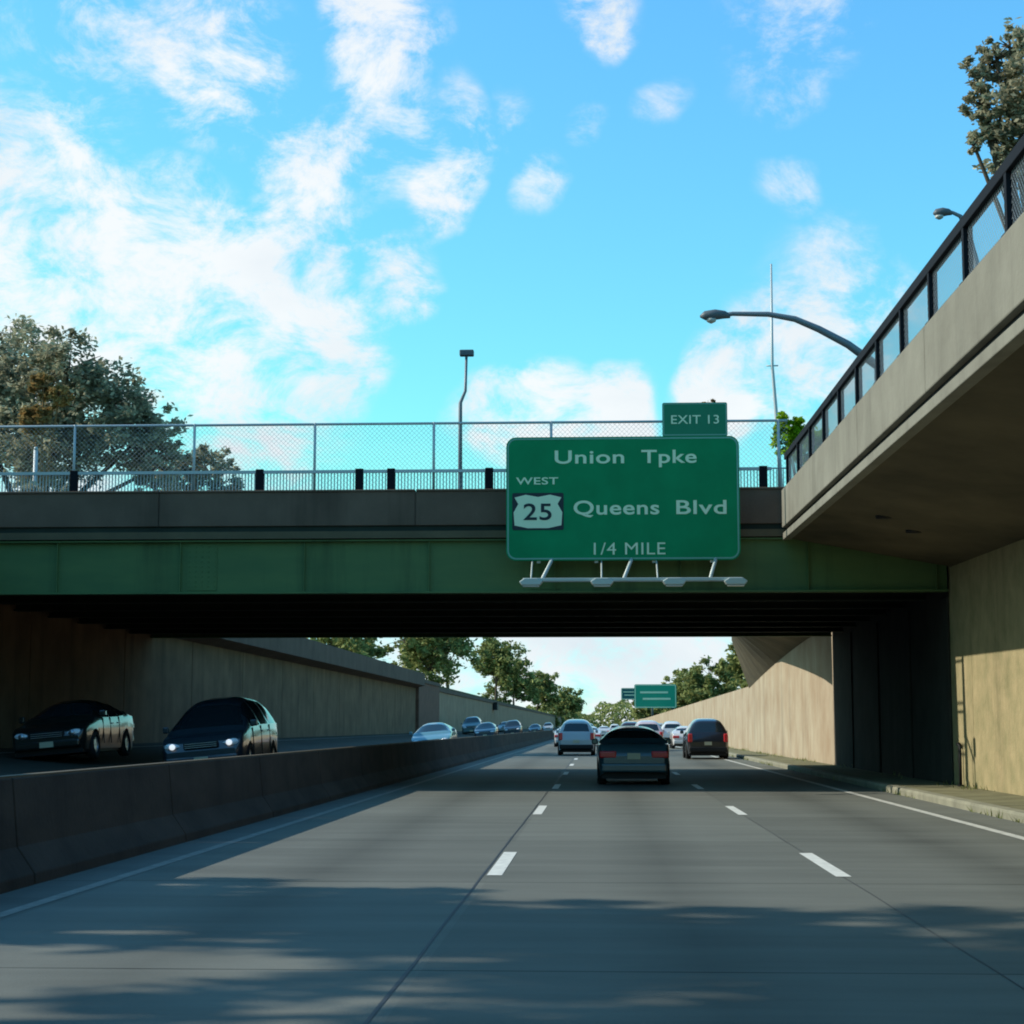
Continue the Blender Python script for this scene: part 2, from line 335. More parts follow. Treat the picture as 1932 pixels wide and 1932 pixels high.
WR_T = 4.9
wr = empty('retaining_wall', (RW,20,0), 'sunlit buff concrete wall under the overhanging deck at the right, nearer than the overpass', 'wall')
b = MB(); panel_wall(b, 0, .35, -80, 21.3, .1, lambda y: WR_T+.2, 9.9, .02); b.box(.03,.34,-80,21.2,.1,WR_T+.17); b.build('wall_panel', M['wall_right'], wr)
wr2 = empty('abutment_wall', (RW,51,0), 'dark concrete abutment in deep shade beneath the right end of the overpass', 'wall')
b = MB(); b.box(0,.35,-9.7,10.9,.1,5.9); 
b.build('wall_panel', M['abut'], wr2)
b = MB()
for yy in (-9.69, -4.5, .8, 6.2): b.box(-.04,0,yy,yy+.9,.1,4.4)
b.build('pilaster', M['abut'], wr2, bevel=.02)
wr3 = empty('retaining_wall', (RW,80,0), 'sunlit cream concrete wall beyond the overpass, streaked tan below a shaded band', 'wall')
b = MB(); panel_wall(b, 0, .35, -18.1, 17, .1, lambda y: WR_T+.03 if y < 15 else 4.4, 7.05, .03); b.box(.03,.34,-18.1,16.9,.1,4.4); b.build('wall_panel', M['pale'], wr3)
wr4 = empty('retaining_wall', (RW,200,0), 'low bleached far wall on the right below the roadside trees', 'wall')
b = MB(); panel_wall(b, 0, .35, -103, 400, .1, lambda y: 3.55-.0035*(y+103) if y < 100 else 2.8, 11, .06); b.build('wall_panel', M['pale'], wr4)

# ------------------------------------------------------------------ cantilevered service road at the right
FX = 4.2
sd = empty('service_road_deck', (FX,10,5.73), 'overhanging concrete service road deck with pale fascia at the upper right', 'elevated road')
sd.rotation_euler.x = .0140
b = MB(); y = -80-10
while y < 30.9:
    ye = min(y+6.05, 30.9)
    b.prism([(0,-.22),(.22,-.22),(.28,.65),(.0,.65)], y, ye-.025); y = ye
b.build('parapet', M['fascia'], sd, bevel=.02)
b = MB(); b.prism([(.10,-.33),(.24,-.33),(.24,-.22),(.10,-.22)], -90, 30.9); b.build('drip_groove', M['trim'], sd)
b = MB(); b.prism([(.02,-.49),(.20,-.49),(.20,-.33),(.02,-.33)], -90, 30.95); b.build('lip', M['fascia'], sd, bevel=.015)
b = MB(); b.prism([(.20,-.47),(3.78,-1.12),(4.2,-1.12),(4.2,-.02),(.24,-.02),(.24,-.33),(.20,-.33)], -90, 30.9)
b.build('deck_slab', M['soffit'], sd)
for (x, yp) in ((1.25,24.2),(2.05,25.6)):
    z = -.47-(x-.2)*.1816
    b = MB(); b.tube([(x,yp,z-.03),(x,yp,z+.05)], .16, 16, caps=True); b.build('drain_hole', M['trim'], sd)
sd2 = empty('service_road_deck', (FX,62,6), 'tapering shaded service road overhang beyond the overpass at the right', 'elevated road')
b = MB(); N = 14
sec = []
for i in range(N+1):
    t = i/N; y = .25+34*t; xo = (t**.8)*2.9; ztop = .65+.0*t; zo = -.45+.45*t; zj = -1.1-1.45*t**1.5
    sec.append([(xo,y,zo),(3.79,y,zj),(3.79,y,ztop),(xo,y,ztop)])
vs = [v for s in sec for v in s]
b.add(vs, [(i*4+k, i*4+(k+1)%4, (i+1)*4+(k+1)%4, (i+1)*4+k) for i in range(N) for k in range(4)]+[(3,2,1,0),(N*4,N*4+1,N*4+2,N*4+3)])
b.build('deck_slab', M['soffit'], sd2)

# railing on the cantilever
rl = empty('railing', (FX+.12,10,6.385), 'dark navy steel railing on the overhanging deck at the right', 'railing')
rl.rotation_euler.x = .0140
b = MB(); b.box(-.06,.06,-60,30.8,.68,.82); b.build('top_rail', M['rail'], rl, bevel=.01)
b = MB(); b.box(-.02,.02,-60,30.8,.06,.10); b.build('bottom_rail', M['rail'], rl)
post0 = None
for k in range(30):
    yy = 30.4-2.2*k
    if post0 is None:
        b = MB(); b.box(-.055,.055,-.055,.055,0,.70); b.box(-.09,.09,-.09,.09,0,.03); post0 = b.build('post', M['rail'], rl); o = post0
    else: o = post0.copy(); COL.objects.link(o); o.parent = rl
    o.location = (0, yy, 0)
def chain(b, axis, a0, a1, z0, z1, off, sp, w):
    h = z1-z0; a = a0-h
    while a < a1:
        for s in (1, -1):
            p0, p1 = (a, z0), (a+h, z1)
            if s < 0: p0, p1 = (a+h, z0), (a, z1)
            (u0, q0), (u1, q1) = sorted((p0, p1))
            if u1 <= a0 or u0 >= a1: continue
            if u0 < a0: q0 += (q1-q0)*(a0-u0)/(u1-u0); u0 = a0
            if u1 > a1: q1 = q0+(q1-q0)*(a1-u0)/(u1-u0); u1 = a1
            o_ = off+(.003 if s > 0 else -.003)
            A = (u0, o_, q0) if axis == 'x' else (o_, u0, q0); B = (u1, o_, q1) if axis == 'x' else (o_, u1, q1)
            b.tube([A, B], w, 3, smooth=False, caps=False)
        a += sp
b = MB(); chain(b, 'y', -30, 30.8, .10, .70, 0, .085, .0024); b.build('wire_mesh', M['mesh'], rl)

# ------------------------------------------------------------------ overpass
Y0, Y1, BX0, BX1 = 41.0, 61.8, -16.2, 8.3
ov = empty('overpass', (0,Y0,0), 'green steel girder overpass with grey concrete parapet crossing above the highway', 'bridge')
yl = Y1-Y0
b = MB(); 
for k in range(9): b.box(BX0-30+k*6.0, BX0-30+k*6.0+5.97, 0, .3, 6.06, 6.85); b.box(BX0-30+k*6.0, BX0-30+k*6.0+5.97, -.03, .33, 6.85, 6.90)
b.box(BX0-30, 7.4, .03, .27, 6.06, 6.84)
b.build('parapet', M['pcon'], ov, bevel=.012)
b = MB(); b.box(BX0-30, 4.1+9, yl-.3, yl, 6.06, 6.85); b.build('parapet', M['pcon'], ov)
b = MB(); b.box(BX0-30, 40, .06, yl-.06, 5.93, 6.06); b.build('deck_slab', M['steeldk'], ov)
b = MB(); b.box(BX0, 7.5, -.05, .25, 5.76, 5.925); b.build('ledge', M['ledge'], ov)
for k in range(8):
    yy = .16+k*(yl-.3)/7
    b = MB(); b.box(BX0, BX1-.36, yy-.012, yy+.012, 4.53, 5.70); b.box(BX0, BX1-.36, yy-.17, yy+.17, 4.49, 4.53); b.box(BX0, BX1-.36, yy-.15, yy+.15, 5.70, 5.735)
    if k in (0,):
        x = BX0+.7
        while x < BX1-.5: b.box(x-.009, x+.009, yy-.10, yy-.013, 4.53, 5.70); x += 2.9
        for xs_ in (-9.2,-1.2): b.box(xs_-.35, xs_+.35, yy-.028, yy-.012, 4.58, 5.66)
    if k == 0:
        for xs_ in (-9.2,-1.2):
            for u in range(5):
                for w in range(9): b.box(xs_-.30+u*.15-.014, xs_-.30+u*.15+.014, yy-.045, yy-.027, 4.66+w*.115, 4.688+w*.115)
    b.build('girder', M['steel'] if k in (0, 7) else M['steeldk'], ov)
for i in range(9):
    b = MB(); xx = BX0+2+i*2.7
    for k in range(7):
        ya = .2+k*(yl-.3)/7; b.box(xx-.05, xx+.05, ya, ya+(yl-.3)/7-.06, 4.9, 5.3)
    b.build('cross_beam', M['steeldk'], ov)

fn = empty('chain_link_fence', (0,Y0+.18,6.9), 'tall chain link fence with pale posts on the near edge of the overpass', 'fence')
FT = P(600,800,Y0+.14).z-6.9
b = MB(); b.tube([(-30,0,FT),(4.4,0,FT)], .03, 8); b.build('top_rail', M['fence'], fn)
b = MB(); b.tube([(-30,0,.46),(4.4,0,.46)], .018, 8); b.build('middle_rail', M['fence'], fn)
p0 = None
xsp = [P(x,880,Y0+.14).x for x in (365,593,818,1040,1260,1470)]
dxp = xsp[1]-xsp[0]
for x in [xsp[0]-dxp*k for k in range(1,7)][::-1]+xsp:
    if p0 is None:
        b = MB(); b.tube([(0,0,0),(0,0,FT+.03)], .032, 8); p0 = b.build('post', M['fence'], fn); o = p0
    else: o = p0.copy(); COL.objects.link(o); o.parent = fn
    o.location = (x, 0, 0)
b = MB(); chain(b, 'x', -30, 4.4, .02, FT, 0, .11, .0030); b.build('wire_mesh', M['mesh'], fn)
b = MB()
x = -30
while x < 4.4: b.box(x, x+.022, .03, .05, .0, .44); x += .075
b.build('picket_panel', M['mesh'], fn)
gr = empty('bridge_railing', (0,Y0+.07,6.9), 'low railing with thick dark posts in front of the fence on the overpass', 'railing')
b = MB(); b.box(-30,4.0,-.03,.03,.40,.47); b.build('top_rail', M['polelt'], gr)
p0 = None
for xx in (140,490,678,738,923,1440):
    if p0 is None:
        b = MB(); b.box(-.095,.095,-.045,.045,0,.50); p0 = b.build('post', M['rail'], gr, bevel=.015); o = p0
    else: o = p0.copy(); COL.objects.link(o); o.parent = gr
    o.location = (P(xx,900,Y0+.07).x, 0, 0)

# ------------------------------------------------------------------ overhead signs
def text(name, s, size, loc, m, parent, align='CENTER', bold=.0, sx=1.0, ext=.006):
    c = bpy.data.curves.new(name, 'FONT'); c.body = s; c.size = size; c.align_x = align; c.align_y = 'BOTTOM_BASELINE'; c.extrude = ext; c.offset = bold; c.space_character = 1.06
    t = bpy.data.objects.new(name, c); COL.objects.link(t); bpy.context.view_layer.update()
    me = bpy.data.meshes.new_from_object(t.evaluated_get(bpy.context.evaluated_depsgraph_get())); bpy.data.objects.remove(t); bpy.data.curves.remove(c)
    me.name = name; me.materials.clear(); me.materials.append(m)
    o = bpy.data.objects.new(name, me); COL.objects.link(o); o.parent = parent; o.location = loc; o.rotation_euler = (R(90), 0, 0); o.scale = (sx, 1, 1); return o
def rrect(w, h, r, n=5):
    pts = []
    for cx, cy, a0 in ((w/2-r, h/2-r, 0), (-w/2+r, h/2-r, 90), (-w/2+r, -h/2+r, 180), (w/2-r, -h/2+r, 270)):
        pts += [(cx+r*math.cos(R(a0+90*k/n)), cy+r*math.sin(R(a0+90*k/n))) for k in range(n+1)]
    return pts
def plate(b, pts, y0, y1, ox=0, oz_=0): b.prism([(x+ox, z+oz_) for x, z in pts], y0, y1)
def frame(b, po, pi, y0, y1, ox=0, oz_=0):
    n = len(po); vs = [(x+ox,y0,z+oz_) for x,z in po]+[(x+ox,y0,z+oz_) for x,z in pi]+[(x+ox,y1,z+oz_) for x,z in po]+[(x+ox,y1,z+oz_) for x,z in pi]
    fs = []
    for i in range(n):
        j = (i+1)%n; fs += [(i,j,n+j,n+i),(i,i+2*n,j+2*n,j),(n+i,n+j,3*n+j,3*n+i)]
    b.add(vs, fs)
SY = 40.15; TK = SY/38
bl, tr_ = P(955,1058,SY), P(1394,822,SY)
SW, SH = tr_.x-bl.x, tr_.z-bl.z
sg = empty('exit_sign', ((bl.x+tr_.x)/2, SY, (bl.z+tr_.z)/2), 'large green exit sign for Union Tpke and Queens Blvd hung before the overpass', 'road sign')
b = MB(); plate(b, rrect(SW,SH,.22), 0, .06); b.build('sign_panel', M['sign'], sg)
b = MB(); frame(b, rrect(SW-.05,SH-.05,.2), rrect(SW-.12,SH-.12,.17), -.006, .0); b.build('border', mat('dull border', (.13,.33,.27), .5), sg)
K = SH/0.86/ (994-0)   # sign units of the enlarged photo
def sx_(u): return (u-955)*SW/1830.0
def sz_(v): return (497-v)*SH/965.0
text('lettering', 'Union', .40*TK, (sx_(696),-.002,sz_(222)), M['signw'], sg, bold=.006, sx=1.48); text('lettering', 'Tpke', .40*TK, (sx_(1322),-.002,sz_(222)), M['signw'], sg, bold=.006, sx=1.38)
text('lettering', 'WEST', .215*TK, (sx_(285),-.002,sz_(385)), M['signw'], sg, bold=.003, sx=1.55)
text('lettering', 'Queens', .42*TK, (sx_(905),-.002,sz_(622)), M['signw'], sg, bold=.007, sx=1.33); text('lettering', 'Blvd', .42*TK, (sx_(1568),-.002,sz_(622)), M['signw'], sg, bold=.006, sx=1.48)
text('lettering', '1/4', .37*TK, (sx_(800),-.002,sz_(935)), M['signw'], sg, sx=1.15); text('lettering', 'MILE', .37*TK, (sx_(1125),-.002,sz_(935)), M['signw'], sg, sx=1.15)
# state route shield
b = MB(); q = [(-.50,-.30),(-.22,-.36),(.22,-.36),(.50,-.30),(.52,-.02),(.42,.16),(.50,.30),(.26,.36),(0,.31),(-.26,.36),(-.50,.30),(-.42,.16),(-.52,-.02)]
plate(b, rrect(1.10*TK,.80*TK,.04), -.008, 0, sx_(290), sz_(597)); sh = b.build('route_shield', M['signb'], sg)
b = MB(); plate(b, [(u*TK, v*TK) for u, v in q], -.014, -.008, sx_(290), sz_(597)); b.build('shield_face', M['signw'], sh)
text('route_number', '25', .50*TK, (sx_(290),-.016,sz_(597)-.19), M['signb'], sh, bold=.006, sx=1.25)
a, c = P(1250,826,SY), P(1372,770,SY); TW, TH = c.x-a.x, c.z-a.z+.1
tb = MB(); plate(tb, rrect(TW,TH,.04), 0, .06, (a.x+c.x)/2-sg.location.x, SH/2+TH/2-.0); tbo = tb.build('exit_tab', M['signtab'], sg)
tb = MB(); tx, tz = (a.x+c.x)/2-sg.location.x, SH/2+TH/2
frame(tb, rrect(TW-.03,TH-.03,.03), rrect(TW-.08,TH-.08,.02), -.006, 0, tx, tz); tb.build('border', bpy.data.materials['dull border'], tbo)
text('lettering', 'EXIT', .265*TK, (tx-.21,-.002,tz-.10), M['signw'], tbo, bold=.002, sx=1.15); text('lettering', '13', .265*TK, (tx+.40,-.002,tz-.10), M['signw'], tbo, bold=.002, sx=1.15)
# lighting rack under the sign
zr, yr = P(1180,1096,SY-.9).z-sg.location.z, -.9
b = MB(); b.box(-2.22,2.48,yr-.03,yr+.03,zr,zr+.07); b.box(-2.22,2.48,yr+.20,yr+.24,zr,zr+.05); b.build('light_rail', M['alu'], sg, bevel=.008)
for xx in (1035,1187,1348):
    x = P(xx,1080,SY-.4).x-sg.location.x
    b = MB(); b.tube([(x-.13,yr,zr+.03),(x+.05,-.03,-SH/2-.02),(x+.06,.05,-SH/2+.05)], .042, 8); b.build('bracket', M['alu'], sg)
for xx in (1003,1135,1240):
    x = P(xx,1080,SY-.4).x-sg.location.x
    b = MB(); b.tube([(x,yr+.1,zr+.03),(x,.08,-SH/2+.02)], .02, 6); b.build('bracket', M['alu'], sg)
for xx in (1002,1136,1272,1388):
    x = P(xx,1098,SY-.95).x-sg.location.x
    b = MB(); b.prism([(x-.20,zr-.10),(x+.20,zr-.10),(x+.26,zr-.02),(x+.14,zr+.06),(x-.14,zr+.06),(x-.26,zr-.02)], yr-.18, yr+.06); f_ = b.build('floodlight', M['alu'], sg, bevel=.02)
    b = MB(); b.box(x-.18,x+.18,yr-.16,yr+.04,zr-.125,zr-.103); b.build('lens', M['lens'], f_)
for x in (-1.9,-.6,.7,2.0):
    b = MB(); b.box(x-.04,x+.04,.06,.14,-SH/2-.05,SH/2-.1); b.box(x-.02,x+.02,.14,Y0-SY-.01,.19,.23); b.box(x-.02,x+.02,.14,Y0-SY+.13,-.93,-.89); b.build('mounting_beam', M['alu'], sg)

def far_sign(x0,y0,x1,y1,Y,label,m):
    A, B = P(x0,y1,Y), P(x1,y0,Y); w, h = B.x-A.x, B.z-A.z
    e = empty('overhead_sign', ((A.x+B.x)/2, Y, 0), label, 'road sign')
    z = (A.z+B.z)/2
    b = MB(); plate(b, rrect(w,h,.2), 0, .1, 0, z); b.build('sign_panel', m, e)
    b = MB(); frame(b, rrect(w-.1,h-.1,.18), rrect(w-.3,h-.3,.12), -.02, 0, 0, z); b.build('border', M['signw'], e)
    b = MB(); b.tube([(8.9-e.location.x,.4,2.9),(8.9-e.location.x,.4,z+h*.2)], .2, 10); b.build('post', M['pole'], e)
    b = MB(); b.box(-w/2,8.9-e.location.x,.12,.42,z-.2,z+.2); b.build('arm', M['pole'], e)
    b = MB(); b.box(-w*.36,w*.30,-.03,-.001,z+h*.12,z+h*.2); b.box(-w*.3,w*.36,-.03,-.001,z-h*.15,z-h*.07); b.build('lettering', M['signw'], e)
far_sign(1197,1291,1276,1336,217,'small green overhead sign far down the road, nearer of the two',mat('bright far sheeting', (.01,.30,.19), .5))
far_sign(1172,1298,1202,1320,300,'tiny dark teal overhead sign farther off, left of the bigger far sign',mat('dark far sheeting', (.01,.10,.11), .5))

# ------------------------------------------------------------------ poles and street lamps
def lamp(name, head, arm, Y, label, foot_z, foot_r=.09, hl=.55, dx=None):
    h = P(*head, Y); pts = [P(*a, Y) for a in arm]
    e = empty(name, (pts[-1].x, Y, foot_z), label, 'street lamp'); L = e.location
    b = MB(); b.tube([p-L for p in [h]+pts], [.035]+[.042+.008*i for i in range(len(pts))], 8); b.build('arm', M['pole'], e)
    b = MB(); b.tube([(0,0,0),(0,0,.35),(0,0,pts[-1].z-foot_z)], [.14,foot_r,.055], 10); b.build('pole', M['pole'], e)
    b = MB(); c = h-L; n = 10; ring = []
    b.tube([c+Vector((hl*.5,0,.0)),c+Vector((hl*.3,0,.03)),c+Vector((0,0,.035)),c+Vector((-hl*.35,0,.015)),c+Vector((-hl*.52,0,0))], [.04,.075,.10,.09,.02], 12)
    hd = b.build('lamp_head', M['lamp'], e)
    b = MB(); b.tube([c+Vector((-.08,0,-.05)),c+Vector((-.08,0,-.10)),c+Vector((-.08,0,-.13))], [.10,.08,.02], 12); b.build('lens', M['lens'], hd)
    return e
lamp('street_lamp', (1350,597), [(1382,592),(1450,593),(1500,602),(1545,621),(1600,650),(1655,690)], 32.5, 'curved-arm street lamp reaching left over the railing, beside the thin pole', 6.0)
lamp('street_lamp', (1779,403), [(1797,401),(1812,408),(1828,440),(1843,500),(1850,560)], 38, 'street lamp behind the railing at the far right, only its small head showing', 6.0, hl=.40)
a, c, t_ = P(868,930,52), P(866,760,52), P(880,672,52)
e = empty('pole_light', (a.x, 52, 6.06), 'slim dark pole with a small box on top, standing on the overpass', 'pole')
b = MB(); b.tube([(0,0,0),(.0,0,c.z-6.06),(t_.x-a.x-.03,0,c.z-6.06+.35),(t_.x-a.x,0,t_.z-6.06)], [.075,.055,.045,.04], 8); b.build('pole', M['pole'], e)
b = MB(); b.box(t_.x-a.x-.20, t_.x-a.x+.22, -.12, .12, t_.z-6.06, t_.z-6.06+.18); hd = b.build('light_head', M['lamp'], e, bevel=.03)
a, m1, t_ = P(1466,800,75), P(1457,690,75), P(1455,498,75)
e = empty('utility_pole', (a.x+.35, 75, 5.9), 'very tall thin pale pole with a slight bend, rising behind the sign', 'pole')
b = MB(); b.tube([(0,0,0),(-.35,0,a.z-5.9),(m1.x-a.x-.35,0,m1.z-5.9),(t_.x-a.x-.35,0,t_.z-5.9)], [.11,.085,.065,.04], 8); b.build('pole', M['polelt'], e)
b = MB(); b.tube([(m1.x-a.x-.6,0,m1.z-5.9),(m1.x-a.x-.1,0,m1.z-5.9)], .03, 6); b.build('crossarm', M['polelt'], e)
a = P(66,905,70); t_ = P(66,848,70)
e = empty('marker_post', (a.x, 70, 5.45), 'short pale post in front of the large tree at the left edge', 'post')
b = MB(); b.tube([(0,0,0),(0,0,t_.z-5.45)], .09, 8); b.build('pole', M['polelt'], e)
b = MB(); b.tube([(0,0,t_.z-5.45),(0,0,t_.z-5.45+.1)], [.11,.06], 8); b.build('cap', M['polelt'], e)
# pipe on the right wall
e = empty('wall_pipe', (RW-.07, 40.2, .142), 'short dark elbow pipe standing against the buff wall at the right', 'pipe')
b = MB(); b.tube([(0,0,0),(0,0,.86),(0,.03,.90),(0,.25,.91),(.08,.28,.91)], .035, 8); b.build('pipe', M['trim'], e)
b = MB(); b.tube([(0,0,0),(0,0,.03)], .075, 10); b.build('base_flange', M['trim'], e)

# ------------------------------------------------------------------ trees
def tree(name, base, lobes, nleaf, size, leaf, label, group=None, bark='bark', trunk_r=.22, seed=1, ragged=.35):
    """lobes: (centre, radius) of crown masses in world space"""
    rs = random.Random(seed); base = Vector(base); e = empty(name, base, label, 'tree', group)
    b = MB(); cen = sum((Vector(c) for c, r in lobes), Vector())/len(lobes)
    fork = base+(cen-base)*.45; fork.x = base.x+(cen.x-base.x)*.3
    b.tube([Vector(), (fork-base)*.5+Vector((.1,0,0)), fork-base], [trunk_r, trunk_r*.8, trunk_r*.62], 8, caps=False)
    L = MB(); twigs = []
    for c, r in lobes:
        c = Vector(c); rr = Vector(r) if not isinstance(r, (int, float)) else Vector((r,r,r))
        mid = fork.lerp(c, .5)+Vector((rs.uniform(-.1,.1)*rr.x, rs.uniform(-.1,.1)*rr.x, rr.z*.15))
        b.tube([fork-base, mid-base, c-base], [trunk_r*.5, trunk_r*.3, trunk_r*.15], 6, caps=False)
        for k in range(9):
            d = Vector((rs.gauss(0,1), rs.gauss(0,1), rs.gauss(.3,1))).normalized()
            e2 = c+Vector((d.x*rr.x, d.y*rr.y, d.z*rr.z))*rs.uniform(.65, 1.05)
            b.tube([c-base, (c.lerp(e2, .5)+Vector((0,0,.05*rr.z)))-base, e2-base], [trunk_r*.14, trunk_r*.08, trunk_r*.03], 4, caps=False)
    b.build('trunk', M[bark], e)
    vol = [ (Vector(r).x if not isinstance(r,(int,float)) else r)**2 for c, r in lobes]; tv = sum(vol)
    for (c, r), v in zip(lobes, vol):
        c = Vector(c); rr = Vector(r) if not isinstance(r, (int, float)) else Vector((r,r,r)); n = int(nleaf*v/tv)
        ncl = max(10, n//45)
        for q in range(ncl):
            d = Vector((rs.gauss(0,1), rs.gauss(0,1), rs.gauss(0,1))).normalized(); rad = rs.uniform(.25, 1)**.5*rs.uniform(.8, 1+ragged)
            cc = c+Vector((d.x*rr.x, d.y*rr.y, d.z*rr.z))*rad; cr = rs.uniform(.11,.24)*min(rr.x,rr.z)*1.1
            for w in range(n//ncl):
                p = cc+Vector((rs.gauss(0,1), rs.gauss(0,1), rs.gauss(0,.75)))*cr*.62-base
                s = size*rs.uniform(.6,1.3); u = Vector((rs.gauss(0,1), rs.gauss(0,1), rs.gauss(0,.6))).normalized(); w2 = u.cross(Vector((rs.gauss(0,1), rs.gauss(0,1), rs.gauss(0,1)))).normalized()
                L.add([p-u*s, p+w2*s*.45, p+u*s, p-w2*s*.45], [(0,1,2,3)])
    L.build('crown', M[leaf], e)
    return e
def lob(x, y, Y, rpx, dy=0): 
    r = rpx*Y/F; return (P(x, y, Y)+Vector((0,dy,0)), (r, r*.9, r*.9))
tree('large_tree', (P(40,900,92).x,92,5.45), [lob(40,800,92,110),(P(130,700,90), (2.2,2.2,1.9)),lob(20,690,94,90),lob(200,770,91,95),lob(260,830,90,75),lob(110,840,90,95),lob(-60,760,93,120),lob(300,880,90,60)],
     42000, .165, 'leafA', 'large grey-green tree with sky gaps, standing beyond the overpass at the left', trunk_r=.45, seed=4)
tree('leafy_tree', (P(395,900,98).x,98,5.45), [lob(385,880,98,48),lob(420,915,98,40),lob(340,900,98,50)], 5500, .15, 'leafA', 'small dark tree behind the fence, right of the large left tree', seed=8)
tree('rusty_tree', (P(78,900,84).x,84,5.45), [lob(82,730,84,28),lob(66,790,84,32),lob(112,745,84,26)], 3600, .14, 'leafD', 'narrow rust-brown tree in front of the large left tree', bark='bark2', trunk_r=.22, seed=9)
tree('leafy_tree', (P(1985,200,42).x,42,5.9), [lob(1960,170,42,90),lob(1880,115,42,42),lob(1905,90,42,34),lob(1850,195,42,34),lob(1885,230,42,46),lob(1842,140,42,22),lob(1930,290,42,60),lob(1838,275,42,18),lob(1865,262,42,26),lob(2050,160,42,120)],
     21000, .085, 'leafA', 'ragged tree hanging over the railing at the top right corner', trunk_r=.25, seed=12, ragged=.5)
tree('small_tree', (P(1512,900,70).x,70,5.9), [lob(1486,800,70,26),lob(1486,826,70,30),lob(1530,850,70,42)], 6000, .10, 'leafC', 'small bright green tree top between the sign and the railing', trunk_r=.1, seed=15)
tree('small_tree', (P(1340,900,66).x,66,6.06-.1), [lob(1334,764,66,15),lob(1333,780,66,20),lob(1345,800,66,22)], 1500, .09, 'leafD', 'small rusty tree tip peeking over the exit tab', trunk_r=.06, seed=16)
# trees beyond, left side and right side
gl = 'trees above the far left wall'
spots = [(-21,150,4.5,'leftmost, above the brownish pier'),(-20,215,5.5,'second, tall and wide'),(-22,262,6,'tallest, beside the open sky'),(-19,330,5.5,'middle one'),
         (-20,420,5.5,'lower one past the middle'),(-18,520,6,'last but one'),(-12,640,6.5,'farthest one')]
for i, (x, y, r, w) in enumerate(spots):
    rs = random.Random(30+i); zb = 5.45; h = [5,9.5,11,9,8.5,8,6][i]
    lb = [((x+rs.uniform(-1,1)*r*.6, y+rs.uniform(-1,1)*r*.6, zb+h-r*.4+rs.uniform(-.6,.4)*r), (r*.62,)*3) for k in range(5)]
    tree('leafy_tree', (x,y,zb), lb, 6500, .2+.0006*y, 'leafB', 'green tree in the row over the far left wall: '+w, gl, trunk_r=.3, seed=50+i)
gr_ = 'trees above the far right wall'
spots = [(13,112,2.6,3.4,'nearest, partly hidden by the deck'),(13.5,150,3.3,4.6,'second, broad and sunlit'),(13,195,3.2,4.4,'third, behind the far green sign'),(13,260,3.6,4.6,'fourth, low and dense'),(12,360,4.5,5,'farthest small one')]
for i, (x, y, r, h, w) in enumerate(spots):
    rs = random.Random(60+i); zb = 2.9
    lb = [((x+rs.uniform(-1,1)*r*.7, y+rs.uniform(-1,1)*r*.7, zb+h-r*.5+rs.uniform(-.5,.5)*r), (r*.62,)*3) for k in range(5)]
    tree('leafy_tree', (x,y,zb), lb, 5500, .17+.0006*y, 'leafB', 'olive tree above the far right wall, '+w, gr_, trunk_r=.2, seed=70+i)
b = MB(); L = MB(); rs = random.Random(99)
for k in range(9000):
    x = rs.uniform(-60, 70); y = 760+rs.uniform(-25,25); z = rs.random()**.8*(9.5+2.5*math.sin(x*.23)+1.5*math.sin(x*.61+1)); s = rs.uniform(.5,1.1)
    u = Vector((rs.gauss(0,1), rs.gauss(0,1), rs.gauss(0,1))).normalized(); w2 = u.orthogonal().normalized(); p = Vector((x,y,z))
    L.add([p-u*s,p+w2*s*.6,p+u*s,p-w2*s*.6],[(0,1,2,3)])
tag(L.build('distant_trees', M['leafB']), 'low far band of trees where the road vanishes', 'trees', kind='stuff')
# unseen trees above the left wall; beyond the near group, added only for shade
SH = [(-18,9,13,3.7),(-19,15.6,11,2.4),(-19.5,13.3,15.2,2.6),(-21.5,10,18.3,3.2),(-20,3,15,4.2),(-20.5,20,7.8,1.9),(-20.5,25.5,7.9,2),(-20.5,31.5,7.6,1.9),(-20.5,37,7.9,2),(-20.5,68,8,2),(-20.5,75,8.2,2),(-21,84,8.2,2),(-22,94,8.4,2.1)]
for i, (x, y, z, r) in enumerate(SH):
    rs = random.Random(80+i)
    lb = [((x+rs.uniform(-1,1)*r*.5, y+rs.uniform(-1,1)*r*.7, z+rs.uniform(-.6,.6)*r), (r*.6,)*3) for k in range(6)]
    tree('shade_tree', (x-2 if y < 17 else x-.5,y,5.45), lb, 7000 if y < 17 else 3500, .2 if y < 17 else .26, 'leafA', 'unseen leafy tree on the left bank, shading the carriageways', 'trees along the near left bank', trunk_r=.3, seed=90+i)

L = MB(); rs = random.Random(44)
for k in range(2600):
    if rs.random() < .6: cx, cy, z0 = RW-rs.random()**2*.5-.02, rs.uniform(12, 130), .14
    else: cx, cy, z0 = 6.37-rs.random()*.05, rs.uniform(12, 120), .0
    if 41 < cy < 62 and rs.random() < .8: continue
    if math.sin(cy*1.7)+math.sin(cy*.63+2) < .1: continue
    h = rs.uniform(.03, .16); a = rs.uniform(0, 6.28); p = Vector((cx, cy, z0)); u = Vector((math.cos(a), math.sin(a), 0))*.012; t = Vector((rs.gauss(0,.04), rs.gauss(0,.04), h))
    L.add([p-u, p+u, p+t], [(0,1,2)])
tag(L.build('weeds', M['leafB']), 'sparse weeds and dry tufts along the kerb and the foot of the right wall', 'weeds', kind='stuff')
